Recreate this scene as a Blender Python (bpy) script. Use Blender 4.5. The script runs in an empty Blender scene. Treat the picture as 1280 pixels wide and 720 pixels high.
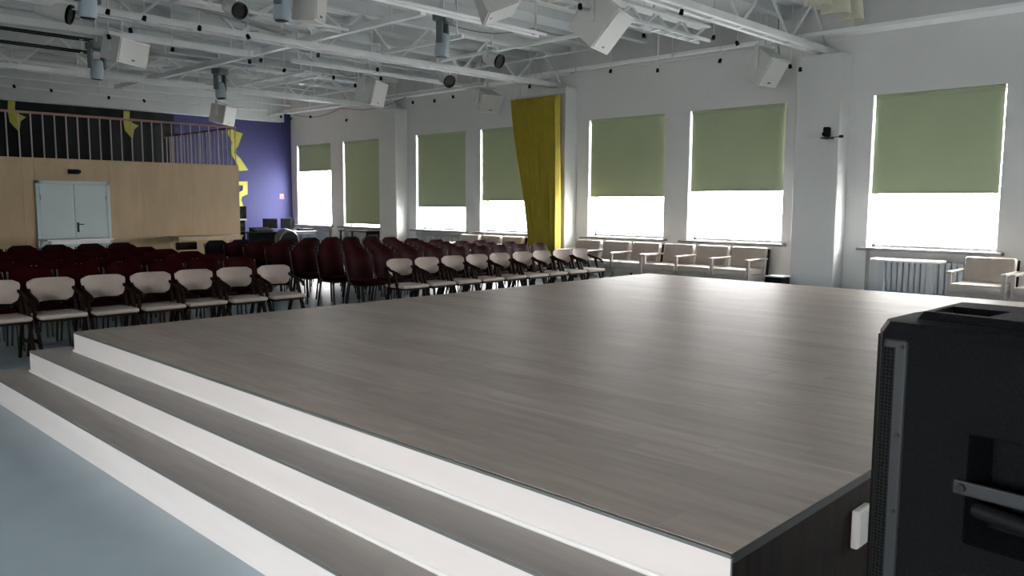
import bpy, bmesh, math, random
from mathutils import Vector, Matrix
random.seed(7)
PI = math.pi
scene = bpy.context.scene
COL = scene.collection

# ------------------------------------------------------------------ camera
cam_data = bpy.data.cameras.new('camera')
cam_data.sensor_width = 36.0
cam_data.lens = 36.0 * 1006.155 / 1280.0
cam_data.clip_end = 500
cam = bpy.data.objects.new('camera', cam_data)
COL.objects.link(cam)
_p, _a, _r = 0.105, 0.773, 0.0047            # pitch down, heading from +X, roll
fw = Vector((math.cos(_a) * math.cos(_p), math.sin(_a) * math.cos(_p), -math.sin(_p)))
rt0 = Vector((math.sin(_a), -math.cos(_a), 0))
up0 = rt0.cross(fw)
rt = rt0 * math.cos(_r) + up0 * math.sin(_r)
up = up0 * math.cos(_r) - rt0 * math.sin(_r)
cam.matrix_world = Matrix(((rt.x, up.x, -fw.x, 0), (rt.y, up.y, -fw.y, 0), (rt.z, up.z, -fw.z, 1.6), (0, 0, 0, 1)))
scene.camera = cam

# ------------------------------------------------------------------ world (overcast sky) and exposure
world = bpy.data.worlds.new('overcast_sky')
scene.world = world
world.use_nodes = True
bg = world.node_tree.nodes['Background']
bg.inputs[0].default_value = (1.0, 0.985, 0.965, 1)
bg.inputs[1].default_value = 17.0
scene.view_settings.view_transform = 'Standard'
scene.view_settings.look = 'None'
scene.view_settings.gamma = 1.0
scene.view_settings.use_curve_mapping = False
scene.view_settings.exposure = 0.92
scene.cycles.max_bounces = 10
scene.cycles.diffuse_bounces = 6
scene.cycles.transparent_max_bounces = 12
scene.cycles.caustics_reflective = False
scene.cycles.caustics_refractive = False
scene.cycles.use_denoising = True

def portal(x, y0, y1, z0, z1, sign):
    """Sampling portal in a window opening: gives off no light of its own, only guides daylight samples."""
    L = bpy.data.lights.new('daylight_portal', 'AREA')
    L.shape = 'RECTANGLE'; L.size = z1 - z0; L.size_y = y1 - y0
    L.cycles.is_portal = True
    o = bpy.data.objects.new('daylight_portal', L); COL.objects.link(o)
    o.location = (x, (y0 + y1) / 2, (z0 + z1) / 2)
    o.rotation_euler = (0, sign * PI / 2, 0)

# ------------------------------------------------------------------ materials
MATS = {}
def mat(name, col, rough=0.6, metal=0.0, var=0.0, scale=6.0, stretch=(1, 1, 1), bump=0.0, bscale=60.0,
        objrand=0.0, spec=0.5, sheen=0.0, coat=0.0, coords='Object', trans=0.0, ior=None):
    m = bpy.data.materials.new(name); m.use_nodes = True
    nt = m.node_tree; N = nt.nodes; L = nt.links
    b = N['Principled BSDF']
    b.inputs['Roughness'].default_value = rough
    b.inputs['Metallic'].default_value = metal
    b.inputs['Specular IOR Level'].default_value = spec
    b.inputs['Base Color'].default_value = (*col, 1)
    if ior: b.inputs['IOR'].default_value = ior
    if coat: b.inputs['Coat Weight'].default_value = coat; b.inputs['Coat Roughness'].default_value = 0.2
    if sheen: b.inputs['Sheen Weight'].default_value = sheen
    tc = N.new('ShaderNodeTexCoord')
    src = tc.outputs[coords]
    if var or objrand:
        mp = N.new('ShaderNodeMapping'); mp.inputs['Scale'].default_value = stretch
        L.new(src, mp.inputs['Vector'])
        oi = N.new('ShaderNodeObjectInfo')
        if objrand:
            ma = N.new('ShaderNodeMath'); ma.operation = 'MULTIPLY'; ma.inputs[1].default_value = 37.0
            L.new(oi.outputs['Random'], ma.inputs[0])
            va = N.new('ShaderNodeVectorMath'); va.operation = 'ADD'
            L.new(mp.outputs[0], va.inputs[0]); L.new(ma.outputs[0], va.inputs[1])
            vec = va.outputs[0]
        else:
            vec = mp.outputs[0]
        nz = N.new('ShaderNodeTexNoise'); nz.inputs['Scale'].default_value = scale; nz.inputs['Detail'].default_value = 5
        L.new(vec, nz.inputs['Vector'])
        mr = N.new('ShaderNodeMapRange')
        mr.inputs['From Min'].default_value = 0.3; mr.inputs['From Max'].default_value = 0.7
        mr.inputs['To Min'].default_value = 1 - var; mr.inputs['To Max'].default_value = 1 + var
        L.new(nz.outputs['Fac'], mr.inputs['Value'])
        fac = mr.outputs[0]
        if objrand:
            m2 = N.new('ShaderNodeMapRange')
            m2.inputs['To Min'].default_value = 1 - objrand; m2.inputs['To Max'].default_value = 1 + objrand
            L.new(oi.outputs['Random'], m2.inputs['Value'])
            mm = N.new('ShaderNodeMath'); mm.operation = 'MULTIPLY'
            L.new(fac, mm.inputs[0]); L.new(m2.outputs[0], mm.inputs[1]); fac = mm.outputs[0]
        vm = N.new('ShaderNodeVectorMath'); vm.operation = 'SCALE'
        vm.inputs[0].default_value = col
        L.new(fac, vm.inputs['Scale']); L.new(vm.outputs[0], b.inputs['Base Color'])
    if bump:
        n2 = N.new('ShaderNodeTexNoise'); n2.inputs['Scale'].default_value = bscale; n2.inputs['Detail'].default_value = 3
        L.new(src, n2.inputs['Vector'])
        bp = N.new('ShaderNodeBump'); bp.inputs['Strength'].default_value = bump; bp.inputs['Distance'].default_value = 0.01
        L.new(n2.outputs['Fac'], bp.inputs['Height']); L.new(bp.outputs[0], b.inputs['Normal'])
    if trans:
        tr = N.new('ShaderNodeBsdfTranslucent'); tr.inputs['Color'].default_value = (*col, 1)
        mx = N.new('ShaderNodeMixShader'); mx.inputs[0].default_value = trans
        L.new(b.outputs[0], mx.inputs[1]); L.new(tr.outputs[0], mx.inputs[2])
        L.new(mx.outputs[0], N['Material Output'].inputs['Surface'])
    MATS[name] = m
    return m

mat('white_wall', (0.64, 0.64, 0.63), 0.85, var=0.03, scale=1.2, bump=0.05, bscale=40)
mat('white_ceiling', (0.50, 0.53, 0.53), 0.85, var=0.05, scale=2.0, bump=0.06, bscale=30)
mat('white_steel', (0.64, 0.66, 0.65), 0.5, var=0.05, scale=3.0)
mat('bounce_lit_white', (0.93, 0.93, 0.93), 0.5)  # whiter than the wall: bounced window light put into the colour
mat('gloss_white', (0.92, 0.92, 0.92), 0.2)
mat('purple_wall', (0.034, 0.036, 0.125), 0.8, var=0.05, scale=1.5)
mat('lino_floor', (0.36, 0.44, 0.49), 0.4, var=0.06, scale=2.0, bump=0.02, bscale=25)
mat('deck_oak', (0.375, 0.318, 0.283), 0.48, var=0.10, scale=3.0, stretch=(7, 0.7, 7), objrand=0.07, spec=0.5, ior=1.08)
mat('tread_oak', (0.32, 0.29, 0.27), 0.5, var=0.08, scale=3.0, stretch=(7, 0.7, 7))
mat('riser_white', (0.76, 0.725, 0.715), 0.45, var=0.03, scale=2.0, stretch=(1, 0.6, 5))
mat('bead_white', (0.88, 0.88, 0.88), 0.3)
mat('nosing_grey', (0.16, 0.18, 0.18), 0.5, metal=0.3)
mat('walnut_panel', (0.011, 0.0055, 0.003), 0.65, var=0.75, scale=3.5, stretch=(5, 5, 0.8), spec=0.15)
mat('dark_edge', (0.03, 0.03, 0.032), 0.5)
mat('plywood', (0.42, 0.305, 0.175), 0.5, var=0.08, scale=1.6, stretch=(3, 3, 0.7), objrand=0.04)
mat('door_white', (0.47, 0.56, 0.56), 0.4)
mat('metal_grey', (0.35, 0.36, 0.37), 0.35, metal=0.8)
mat('black_plastic', (0.006, 0.007, 0.008), 0.6, spec=0.1)
mat('black_matt', (0.006, 0.006, 0.007), 0.8)
mat('speaker_black', (0.0055, 0.0065, 0.0075), 0.55, var=0.25, scale=180, bump=0.5, bscale=300, spec=0.05)
mat('grille_black', (0.0025, 0.0028, 0.003), 0.7, spec=0.05)
mat('speaker_strip', (0.016, 0.020, 0.023), 0.5, spec=0.3)
mat('dull_chrome', (0.13, 0.13, 0.14), 0.3, metal=0.7)
mat('chrome', (0.7, 0.7, 0.72), 0.2, metal=1.0)
mat('dark_metal', (0.012, 0.012, 0.014), 0.45, spec=0.3)
mat('maroon_vinyl', (0.018, 0.0007, 0.0012), 0.42, var=0.12, scale=5, objrand=0.12, spec=0.05)
mat('black_fabric', (0.006, 0.006, 0.008), 0.9, var=0.2, scale=30, spec=0.1)
mat('cream_fabric', (0.38, 0.32, 0.285), 0.85, var=0.05, scale=12, objrand=0.05, bump=0.1, bscale=200)
mat('dark_wood', (0.014, 0.007, 0.0045), 0.6, spec=0.1, var=0.3, scale=6, stretch=(4, 4, 1))
mat('beige_fabric', (0.46, 0.40, 0.35), 0.32, var=0.05, scale=10, objrand=0.04, spec=0.7)
mat('grey_wood', (0.42, 0.38, 0.35), 0.28, var=0.08, scale=6)
mat('blind_green', (0.385, 0.44, 0.285), 0.85, var=0.03, scale=1.5, bump=0.05, bscale=120, trans=0.03)
mat('curtain_mustard', (0.50, 0.41, 0.04), 0.8, var=0.08, scale=5, sheen=0.2, trans=0.04)
mat('yellow_panel', (0.42, 0.40, 0.05), 0.6)
mat('sheet_black', (0.008, 0.009, 0.010), 0.9)
mat('rail_wood', (0.30, 0.17, 0.13), 0.5, var=0.1)
mat('rail_steel', (0.42, 0.36, 0.35), 0.5)
mat('sill_grey', (0.22, 0.22, 0.225), 0.5)
mat('table_white', (0.78, 0.77, 0.76), 0.3)
mat('radiator_white', (0.55, 0.57, 0.60), 0.45)
mat('lamp_blue', (0.33, 0.40, 0.44), 0.45)
mat('lamp_dark', (0.10, 0.13, 0.14), 0.5)
mat('speaker_white', (0.62, 0.62, 0.59), 0.55, var=0.03)
mat('grille_grey', (0.50, 0.50, 0.48), 0.6, bump=0.4, bscale=300)
mat('lens_black', (0.003, 0.003, 0.004), 0.4, spec=0.12)
mat('cream_cloth', (0.60, 0.58, 0.47), 0.85)
mat('sign_white', (0.75, 0.73, 0.70), 0.5)
mat('sign_pink', (0.45, 0.24, 0.29), 0.6)
mat('sign_red', (0.75, 0.05, 0.09), 0.5)
mat('silver', (0.12, 0.135, 0.14), 0.4, metal=0.6)
mat('pale_wood', (0.46, 0.36, 0.24), 0.5, var=0.1, scale=4)
mat('navy_black', (0.004, 0.006, 0.012), 0.6, spec=0.1)
mat('snow_ground', (0.8, 0.82, 0.84), 0.9)
mat('frame_white', (0.8, 0.8, 0.8), 0.4)
mat('steel_wire', (0.25, 0.24, 0.23), 0.6)

g = bpy.data.materials.new('window_glass'); g.use_nodes = True
_n = g.node_tree.nodes; _l = g.node_tree.links
_n.remove(_n['Principled BSDF'])
_t = _n.new('ShaderNodeBsdfTransparent'); _g = _n.new('ShaderNodeBsdfGlossy'); _g.inputs['Roughness'].default_value = 0.02
_f0 = _n.new('ShaderNodeLayerWeight'); _f = _n.new('ShaderNodeMath'); _f.operation = 'POWER'; _f.inputs[1].default_value = 6.0; _l.new(_f0.outputs['Facing'], _f.inputs[0])
_m = _n.new('ShaderNodeMixShader')
_l.new(_f.outputs[0], _m.inputs[0]); _l.new(_t.outputs[0], _m.inputs[1]); _l.new(_g.outputs[0], _m.inputs[2])
_l.new(_m.outputs[0], _n['Material Output'].inputs['Surface'])
MATS['window_glass'] = g

# perforated grille strip: dark dots on dark grey (holes of a metal grille)
pg = mat('perforated', (0.03, 0.034, 0.037), 0.6, spec=0.05)
_n = pg.node_tree.nodes; _l = pg.node_tree.links
_tc = _n.new('ShaderNodeTexCoord'); _v = _n.new('ShaderNodeTexVoronoi'); _v.inputs['Scale'].default_value = 130; _v.inputs['Randomness'].default_value = 0.15
_cr = _n.new('ShaderNodeValToRGB'); _cr.color_ramp.elements[0].position = 0.42; _cr.color_ramp.elements[0].color = (0.002, 0.002, 0.002, 1)
_cr.color_ramp.elements[1].position = 0.50; _cr.color_ramp.elements[1].color = (0.010, 0.012, 0.013, 1)
_l.new(_tc.outputs['Object'], _v.inputs['Vector']); _l.new(_v.outputs['Distance'], _cr.inputs[0])
_l.new(_cr.outputs[0], _n['Principled BSDF'].inputs['Base Color'])

# ------------------------------------------------------------------ mesh builder
class MB:
    def __init__(s): s.v = []; s.f = []
    def add(s, vs, fs):
        k = len(s.v); s.v += [tuple(v) for v in vs]; s.f += [tuple(i + k for i in f) for f in fs]; return s
    def box(s, x0, x1, y0, y1, z0, z1):
        return s.add([(x0, y0, z0), (x1, y0, z0), (x1, y1, z0), (x0, y1, z0), (x0, y0, z1), (x1, y0, z1), (x1, y1, z1), (x0, y1, z1)],
                     [(0, 3, 2, 1), (4, 5, 6, 7), (0, 1, 5, 4), (1, 2, 6, 5), (2, 3, 7, 6), (3, 0, 4, 7)])
    def rbox(s, x0, x1, y0, y1, z0, z1, r=0.02, seg=2):
        bm = bmesh.new(); bmesh.ops.create_cube(bm, size=1)
        for v in bm.verts: v.co = Vector(((x0 + x1) / 2 + v.co.x * (x1 - x0), (y0 + y1) / 2 + v.co.y * (y1 - y0), (z0 + z1) / 2 + v.co.z * (z1 - z0)))
        r = min(r, (x1 - x0) * .49, (y1 - y0) * .49, (z1 - z0) * .49)
        bmesh.ops.bevel(bm, geom=bm.edges[:], offset=r, segments=seg, profile=0.5, affect='EDGES')
        return s.bm(bm)
    def bm(s, bm):
        bm.verts.ensure_lookup_table(); bm.verts.index_update()
        s.add([v.co[:] for v in bm.verts], [[v.index for v in f.verts] for f in bm.faces]); bm.free(); return s
    def bar(s, p, q, w, h=None, upv=(0, 0, 1)):
        h = h or w; p = Vector(p); q = Vector(q); d = (q - p).normalized(); u = Vector(upv)
        if abs(d.dot(u)) > 0.98: u = Vector((1, 0, 0))
        a = d.cross(u).normalized() * w / 2; b = a.cross(d).normalized() * h / 2
        vs = [p - a - b, p + a - b, p + a + b, p - a + b, q - a - b, q + a - b, q + a + b, q - a + b]
        return s.add(vs, [(0, 1, 2, 3), (7, 6, 5, 4), (0, 4, 5, 1), (1, 5, 6, 2), (2, 6, 7, 3), (3, 7, 4, 0)])
    def cyl(s, p, q, r0, r1=None, n=10, caps=True):
        r1 = r0 if r1 is None else r1; p = Vector(p); q = Vector(q); d = (q - p).normalized()
        u = Vector((0, 0, 1)) if abs(d.z) < .95 else Vector((1, 0, 0))
        a = d.cross(u).normalized(); b = a.cross(d)
        vs = []
        for c, r in ((p, r0), (q, r1)):
            for i in range(n):
                t = 2 * PI * i / n; vs.append(c + a * (r * math.cos(t)) + b * (r * math.sin(t)))
        fs = [(i, (i + 1) % n, n + (i + 1) % n, n + i) for i in range(n)]
        if caps: fs += [tuple(range(n))[::-1], tuple(range(n, 2 * n))]
        return s.add(vs, fs)
    def tube(s, pts, r, n=8):
        pts = [Vector(p) for p in pts]; rings = []; prev = None
        for i, p in enumerate(pts):
            d = (pts[min(i + 1, len(pts) - 1)] - pts[max(i - 1, 0)]).normalized()
            if prev is None:
                u = Vector((0, 0, 1)) if abs(d.z) < .9 else Vector((1, 0, 0)); a = d.cross(u).normalized()
            else:
                a = (prev - d * prev.dot(d)).normalized()
            prev = a; b = d.cross(a)
            rings.append([p + a * (r * math.cos(2 * PI * k / n)) + b * (r * math.sin(2 * PI * k / n)) for k in range(n)])
        vs = [v for rg in rings for v in rg]; fs = []
        for i in range(len(pts) - 1):
            for k in range(n): fs.append((i * n + k, i * n + (k + 1) % n, (i + 1) * n + (k + 1) % n, (i + 1) * n + k))
        fs += [tuple(range(n))[::-1], tuple(range((len(pts) - 1) * n, len(pts) * n))]
        return s.add(vs, fs)
    def lathe(s, prof, n=16, org=(0, 0, 0), axis='z'):
        vs = []
        for r, h in prof:
            for i in range(n):
                t = 2 * PI * i / n; c = (r * math.cos(t), r * math.sin(t), h)
                if axis == 'x': c = (c[2], c[0], c[1])
                if axis == 'y': c = (c[1], c[2], c[0])
                vs.append((org[0] + c[0], org[1] + c[1], org[2] + c[2]))
        m = len(prof); fs = []
        for j in range(m - 1):
            for i in range(n): fs.append((j * n + i, j * n + (i + 1) % n, (j + 1) * n + (i + 1) % n, (j + 1) * n + i))
        fs += [tuple(range(n))[::-1], tuple(range((m - 1) * n, m * n))]
        return s.add(vs, fs)
    def prism(s, poly, a, b, plane='xz'):
        n = len(poly)
        def P(u, v, t): return (u, t, v) if plane == 'xz' else ((u, v, t) if plane == 'xy' else (t, u, v))
        vs = [P(u, v, a) for u, v in poly] + [P(u, v, b) for u, v in poly]
        fs = [tuple(range(n)), tuple(range(n, 2 * n))[::-1]] + [(i, n + i, n + (i + 1) % n, (i + 1) % n) for i in range(n)]
        return s.add(vs, fs)
    def mesh(s, name, m, smooth=False):
        me = bpy.data.meshes.new(name); me.from_pydata(s.v, [], s.f)
        bm = bmesh.new(); bm.from_mesh(me); bmesh.ops.recalc_face_normals(bm, faces=bm.faces); bm.to_mesh(me); bm.free()
        if m: me.materials.append(MATS[m])
        if smooth:
            for p in me.polygons: p.use_smooth = True
        return me
    def build(s, name, m, parent=None, smooth=False):
        o = bpy.data.objects.new(name, s.mesh(name, m, smooth)); COL.objects.link(o)
        if parent: o.parent = parent
        if smooth:
            md = o.modifiers.new('edges', 'EDGE_SPLIT'); md.split_angle = math.radians(42)
        return o

def tag(o, label, cat=None, group=None, kind=None):
    o['label'] = label
    if cat: o['category'] = cat
    if group: o['group'] = group
    if kind: o['kind'] = kind
    return o
def thing(name, loc, label, cat, group=None, rz=0.0, kind=None):
    o = bpy.data.objects.new(name, None); COL.objects.link(o); o.empty_display_size = 0.1
    o.location = loc; o.rotation_euler = (0, 0, rz)
    return tag(o, label, cat, group, kind)
def copy_tree(o, parent=None):
    c = o.copy(); COL.objects.link(c); c.parent = parent
    for ch in o.children: copy_tree(ch, c)
    return c
def place(o, loc, rz=0.0, label=None, group=None):
    o.location = loc; o.rotation_euler = (0, 0, rz)
    if label: o['label'] = label
    if group: o['group'] = group
    return o

# ================================================================== SETTING
XW, YB, XL, YF = 14.0, 23.77, -4.6, -7.0     # window wall, purple wall, opposite wall, wall behind the viewer
ZC = 4.95
tag(MB().box(XL - .4, XW + .4, YF - .3, YB + .3, -.12, 0).build('floor', 'lino_floor'), 'blue grey linoleum hall floor', 'floor', kind='structure')
tag(MB().box(-120, 140, -120, 140, -.62, -.5).build('ground', 'snow_ground'), 'snow covered ground outside the windows', 'ground', kind='structure')
ceil = tag(MB().box(XL - .4, XW + .4, YF - .3, YB + .3, ZC, ZC + .2).build('ceiling', 'white_ceiling'), 'grey white ribbed concrete hall ceiling', 'ceiling', kind='structure')
y = YF + .6
while y < YB - .3:
    if min(abs(y - t) for t in (0, 6.02, 12.05, 18.08)) > .3:
        MB().box(XL, XW - .4, y - .07, y + .07, 4.78, ZC).build('rib', 'white_ceiling', ceil)
    y += 1.0

def wall_with_windows(name, x0, x1, spans, z0, z1, zt, label, ya=YF, yb=YB, niche=0.0):
    m = MB(); spans = sorted(spans); prev = ya
    for a, b in spans:
        m.box(x0, x1, prev, a, 0, zt); m.box(x0 + niche, x1, a, b, 0, z0); m.box(x0, x1, a, b, z1, zt); prev = b
    m.box(x0, x1, prev, yb, 0, zt)
    return tag(m.build(name, 'white_wall'), label, 'wall', kind='structure')

WZ0, WZ1 = 0.885, 3.42
WIN = [(21.47, 23.42, 2.575, 'beside the purple wall'), (18.95, 20.82, 0.96, 'left of the far pillar'), (15.33, 17.33, 1.485, ''),
       (12.80, 14.79, 1.655, ''), (9.34, 11.32, 1.745, ''), (6.78, 8.77, 1.845, ''), (3.30, 5.25, 1.785, ''), (0.75, 2.72, 1.80, ''),
       (-2.73, -0.78, 1.80, ''), (-5.25, -3.30, 1.80, '')]
wall_with_windows('wall_right', XW, XW + .42, [(a, b) for a, b, _, _ in WIN], WZ0, WZ1, ZC, 'white wall with tall windows and pillars', niche=.17)
LWIN = [(-1.9, -.6), (.7, 2.0), (3.2, 4.5)]
wall_with_windows('wall_left', XL - .3, XL, LWIN, 1.0, 2.6, ZC, 'white wall with windows facing the steps')
tag(MB().box(XL - .3, XW + .4, YB, YB + .25, 0, ZC).build('wall_back', 'purple_wall'), 'purple painted end wall behind the mezzanine', 'wall', kind='structure')
tag(MB().box(XL - .3, XW + .4, YF - .25, YF, 0, ZC).build('wall_front', 'white_wall'), 'white end wall of the hall', 'wall', kind='structure')
tag(MB().box(XW - .42, XW - .0, YF, YB, 4.44, 4.50).build('lit_strip_1', 'bounce_lit_white'), 'strip under the edge beam, painted bright for bounced window light', 'trim', kind='structure')  # added strip, paints the beam underside as lit from the windows
tag(MB().box(XW - .4, XW, YF, YB, 4.50, ZC).build('beam', 'white_wall'), 'white edge beam running above the windows', 'beam', kind='structure')
tag(MB().box(XL, XW - .4, YB - .3, YB, 4.14, ZC).build('beam', 'white_ceiling'), 'white cross beam over the purple wall', 'beam', kind='structure')
PIL = [(5.63, 6.41, 'white pillar carrying the small black camera'), (11.66, 12.44, 'white pillar half covered by the mustard curtain'),
       (17.69, 18.47, 'white pillar by the fully lowered green blind')]
for a, b, lab in PIL:
    tag(MB().rbox(XW - .4, XW, a, b, 0, 4.13, .012, 1).build('pillar', 'white_wall'), lab, 'pillar', kind='structure')

wnames = ['tall white window beside the purple wall', 'tall window hidden behind a fully lowered blind', 'tall window between far pillar and curtained window',
          'tall window partly covered by the mustard curtain', 'tall window just after the mustard curtain', 'tall window before the pillar with the camera',
          'tall window above the white half-round table', 'tall window past the half-round table', 'tall window further along the wall', 'last tall window of the window wall']
for i, (a, b, zb, _) in enumerate(WIN):
    w = thing('window_%d' % (i + 1), (XW, (a + b) / 2, WZ0), wnames[i], 'window', kind='structure')
    hw = (b - a) / 2; h = WZ1 - WZ0
    f = MB(); x0, x1 = .27, .33
    f.box(x0, x1, -hw, -hw + .04, 0, h).box(x0, x1, hw - .04, hw, 0, h).box(x0, x1, -hw, hw, 0, .04).box(x0, x1, -hw, hw, h - .04, h)
    f.build('window_frame', 'frame_white', w)
    MB().box(.296, .304, -hw + .04, hw - .04, .04, h - .04).build('pane', 'window_glass', w)
    MB().rbox(-.17, .27, -hw - .11, hw + .11, -.05, 0.0, .008, 1).build('window_sill', 'sill_grey', w)
    portal(XW + .36, a, b, WZ0, min(zb, WZ1) if zb > 1.2 else WZ1, 1)
for i, (a, b) in enumerate(LWIN):
    w = thing('window_%d' % (i + 11), (XL, (a + b) / 2, 1.0), 'small clear window in the wall opposite, number %d from the front end' % (i + 1), 'window', kind='structure')
    hw = (b - a) / 2; h = 1.6
    f = MB(); x0, x1 = -.22, -.16
    f.box(x0, x1, -hw, -hw + .06, 0, h).box(x0, x1, hw - .06, hw, 0, h).box(x0, x1, -hw, hw, 0, .06).box(x0, x1, -hw, hw, h - .06, h).box(x0, x1, -.03, .03, .06, h - .06)
    f.build('window_frame', 'frame_white', w)
    for s in (-1, 1):
        MB().box(-.194, -.186, min(s * .03, s * (hw - .06)), max(s * .03, s * (hw - .06)), .06, h - .06).build('pane', 'window_glass', w)
    portal(XL - .26, a, b, 1.0, 2.6, -1)

blabels = ['green roller blind raised high over the window beside the purple wall', 'green roller blind lowered all the way down to the sill',
           'green roller blind on the window after the fully lowered blind', 'green roller blind partly hidden by the mustard curtain',
           'green roller blind on the window between mustard curtain and white pier', 'green roller blind on the window before the pillar with the black camera',
           'wide green roller blind above the half-round table', 'green roller blind past the half-round table', 'green roller blind further along the window wall',
           'green roller blind on the last window']
for i, (a, b, zb, _) in enumerate(WIN):
    t = thing('roller_blind', (XW + .07, (a + b) / 2, WZ1), blabels[i], 'blind', 'roller blinds on the window wall')
    hw = (b - a) / 2 - .025; L = WZ1 - zb
    m = MB(); nz = 8; ny = 6                         # fabric sheet with a very slight belly
    for side in (0, 1):
        vs = [(-.02 + .004 * side + .006 * math.sin(PI * k / nz) * math.sin(PI * j / ny), -hw + 2 * hw * j / ny, -.03 - (L - .05) * k / nz) for k in range(nz + 1) for j in range(ny + 1)]
        fs = [(k * (ny + 1) + j, k * (ny + 1) + j + 1, (k + 1) * (ny + 1) + j + 1, (k + 1) * (ny + 1) + j) for k in range(nz) for j in range(ny)]
        m.add(vs, fs)
    m.build('fabric', 'blind_green', t)
    MB().rbox(-.045, .03, -hw, hw, -.07, -.0, .015, 2).build('cassette', 'blind_green', t)
    MB().rbox(-.03, .0, -hw, hw, -L, -L + .03, .006, 1).build('bottom_bar', 'blind_green', t)

def radiator(y0, y1, label):
    t = thing('radiator', (XW + .04, (y0 + y1) / 2, .16), label, 'radiator', 'radiators under the windows')
    hw = (y1 - y0) / 2; n = int((y1 - y0) / .09)
    for k in range(n):
        yy = -hw + (k + .5) * 2 * hw / n
        MB().rbox(-.05, .05, yy - .036, yy + .036, 0, .54, .014, 1).build('section', 'radiator_white', t)
    MB().cyl((0, -hw, .04), (0, hw, .04), .02).cyl((0, -hw, .5), (0, hw, .5), .02).build('header_pipe', 'radiator_white', t)
    MB().box(-.03, .03, -hw + .05, -hw + .08, -.16, .05).box(-.03, .03, hw - .08, hw - .05, -.16, .05).build('bracket', 'radiator_white', t)
rl = {6: 'white ribbed radiator behind the half-round table', 5: 'ribbed radiator behind the armchair bench before the camera pillar', 4: 'ribbed radiator behind the armchair bench after the curtain',
      2: 'ribbed radiator under the window after the far pillar', 1: 'ribbed radiator under the fully lowered blind', 0: 'ribbed radiator under the window beside the purple wall'}
for i, lab in rl.items():
    a, b = WIN[i][0], WIN[i][1]
    radiator(a + .25, b - .25, lab)

# ------------------------------------------------------------------ mezzanine box, door, railing
YM = 19.0; XM = 9.715; ZM = 2.5
mz = tag(MB().box(XL, XM - .02, YM + .02, YB, ZM - .12, ZM).box(XL, XM - .02, YM + .02, YM + .12, 0, ZM - .1).box(XM - .14, XM - .02, YM + .02, YB, 0, ZM - .1)
         .build('wall_mezzanine', 'plywood'), 'plywood clad front of the mezzanine', 'wall', kind='structure')
x = XL; DX0, DX1, DZ = 5.165, 6.64, 2.03
while x < XM - .01:
    nx = min(x + 1.193, XM)
    segs = []
    if nx <= DX0 or x >= DX1: segs = [(x, nx, 0, ZM)]
    else:
        if x < DX0: segs.append((x, DX0, 0, ZM))
        if nx > DX1: segs.append((DX1, nx, 0, ZM))
        segs.append((max(x, DX0), min(nx, DX1), DZ, ZM))
    for (a, b, c, d) in segs:
        if b - a > .02:
            MB().box(a + .001, b - .001, YM, YM + .018, c, d).build('panel', 'plywood', mz)
    x = nx
for zz in (0.2, 1.45):
    MB().box(XM - .02, XM, YM + .02, YB, zz - .2, zz + 1.04).build('panel', 'plywood', mz)

d = thing('door_1', ((DX0 + DX1) / 2, YM, 0), 'white double door in the plywood mezzanine wall', 'door', kind='structure')
hw = (DX1 - DX0) / 2
MB().box(-hw, -hw + .07, -.04, .04, 0, DZ).box(hw - .07, hw, -.04, .04, 0, DZ).box(-hw, hw, -.04, .04, DZ - .07, DZ).build('door_frame', 'door_white', d)
for s in (-1, 1):
    lf = MB().rbox(min(s * .004, s * (hw - .075)), max(s * .004, s * (hw - .075)), -.03, .02, .01, DZ - .075, .004, 1).build('door_leaf', 'door_white', d)
    for zz in (.25, 1.68): MB().cyl((s * (hw - .085), -.045, zz - .05), (s * (hw - .085), -.045, zz + .05), .014).build('hinge', 'metal_grey', lf)
    if s > 0:
        hd = MB().box(.03, .075, -.036, -.03, .93, 1.14).bar((.05, -.045, 1.1), (.05, -.085, 1.1), .018).bar((.045, -.08, 1.1), (.16, -.08, 1.1), .02)
        hd.build('door_handle', 'dark_metal', lf)
        MB().cyl((.05, -.03, .98), (.05, -.045, .98), .016).build('lock', 'dark_metal', lf)

t = thing('emergency_light', (5.9, YM, 2.18), 'small black twin lamp fitted above the white double door', 'light')
MB().rbox(-.09, .13, -.05, 0, 0, .1, .01, 1).build('housing', 'black_plastic', t)
for s in (-1, 1):
    MB().cyl((.02 + s * .07, -.05, .07), (.02 + s * .09, -.12, .05), .03, .04).build('lamp_head', 'black_plastic', t)

r = thing('railing', (0, YM + .07, ZM), 'steel baluster railing with brown handrail along the mezzanine edge', 'railing')
RX0 = 2.9
MB().rbox(RX0, XM, -.03, .03, .905, .955, .015, 2).rbox(XM - .06, XM, -.03, YB - YM - .4, .905, .955, .015, 2).build('handrail', 'rail_wood', r)
bal = MB().box(-.011, .011, -.011, .011, .0, .91).mesh('baluster', 'rail_steel')
x = XM - .03; k = 0
def put(me, name, loc, parent):
    o = bpy.data.objects.new(name, me); COL.objects.link(o); o.parent = parent; o.location = loc; return o
while x > RX0: put(bal, 'baluster', (x, 0, 0), r); x -= .2255
yy = .2255
while yy < YB - YM - .5: put(bal, 'baluster', (XM - .03, yy, 0), r); yy += .2255

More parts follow.
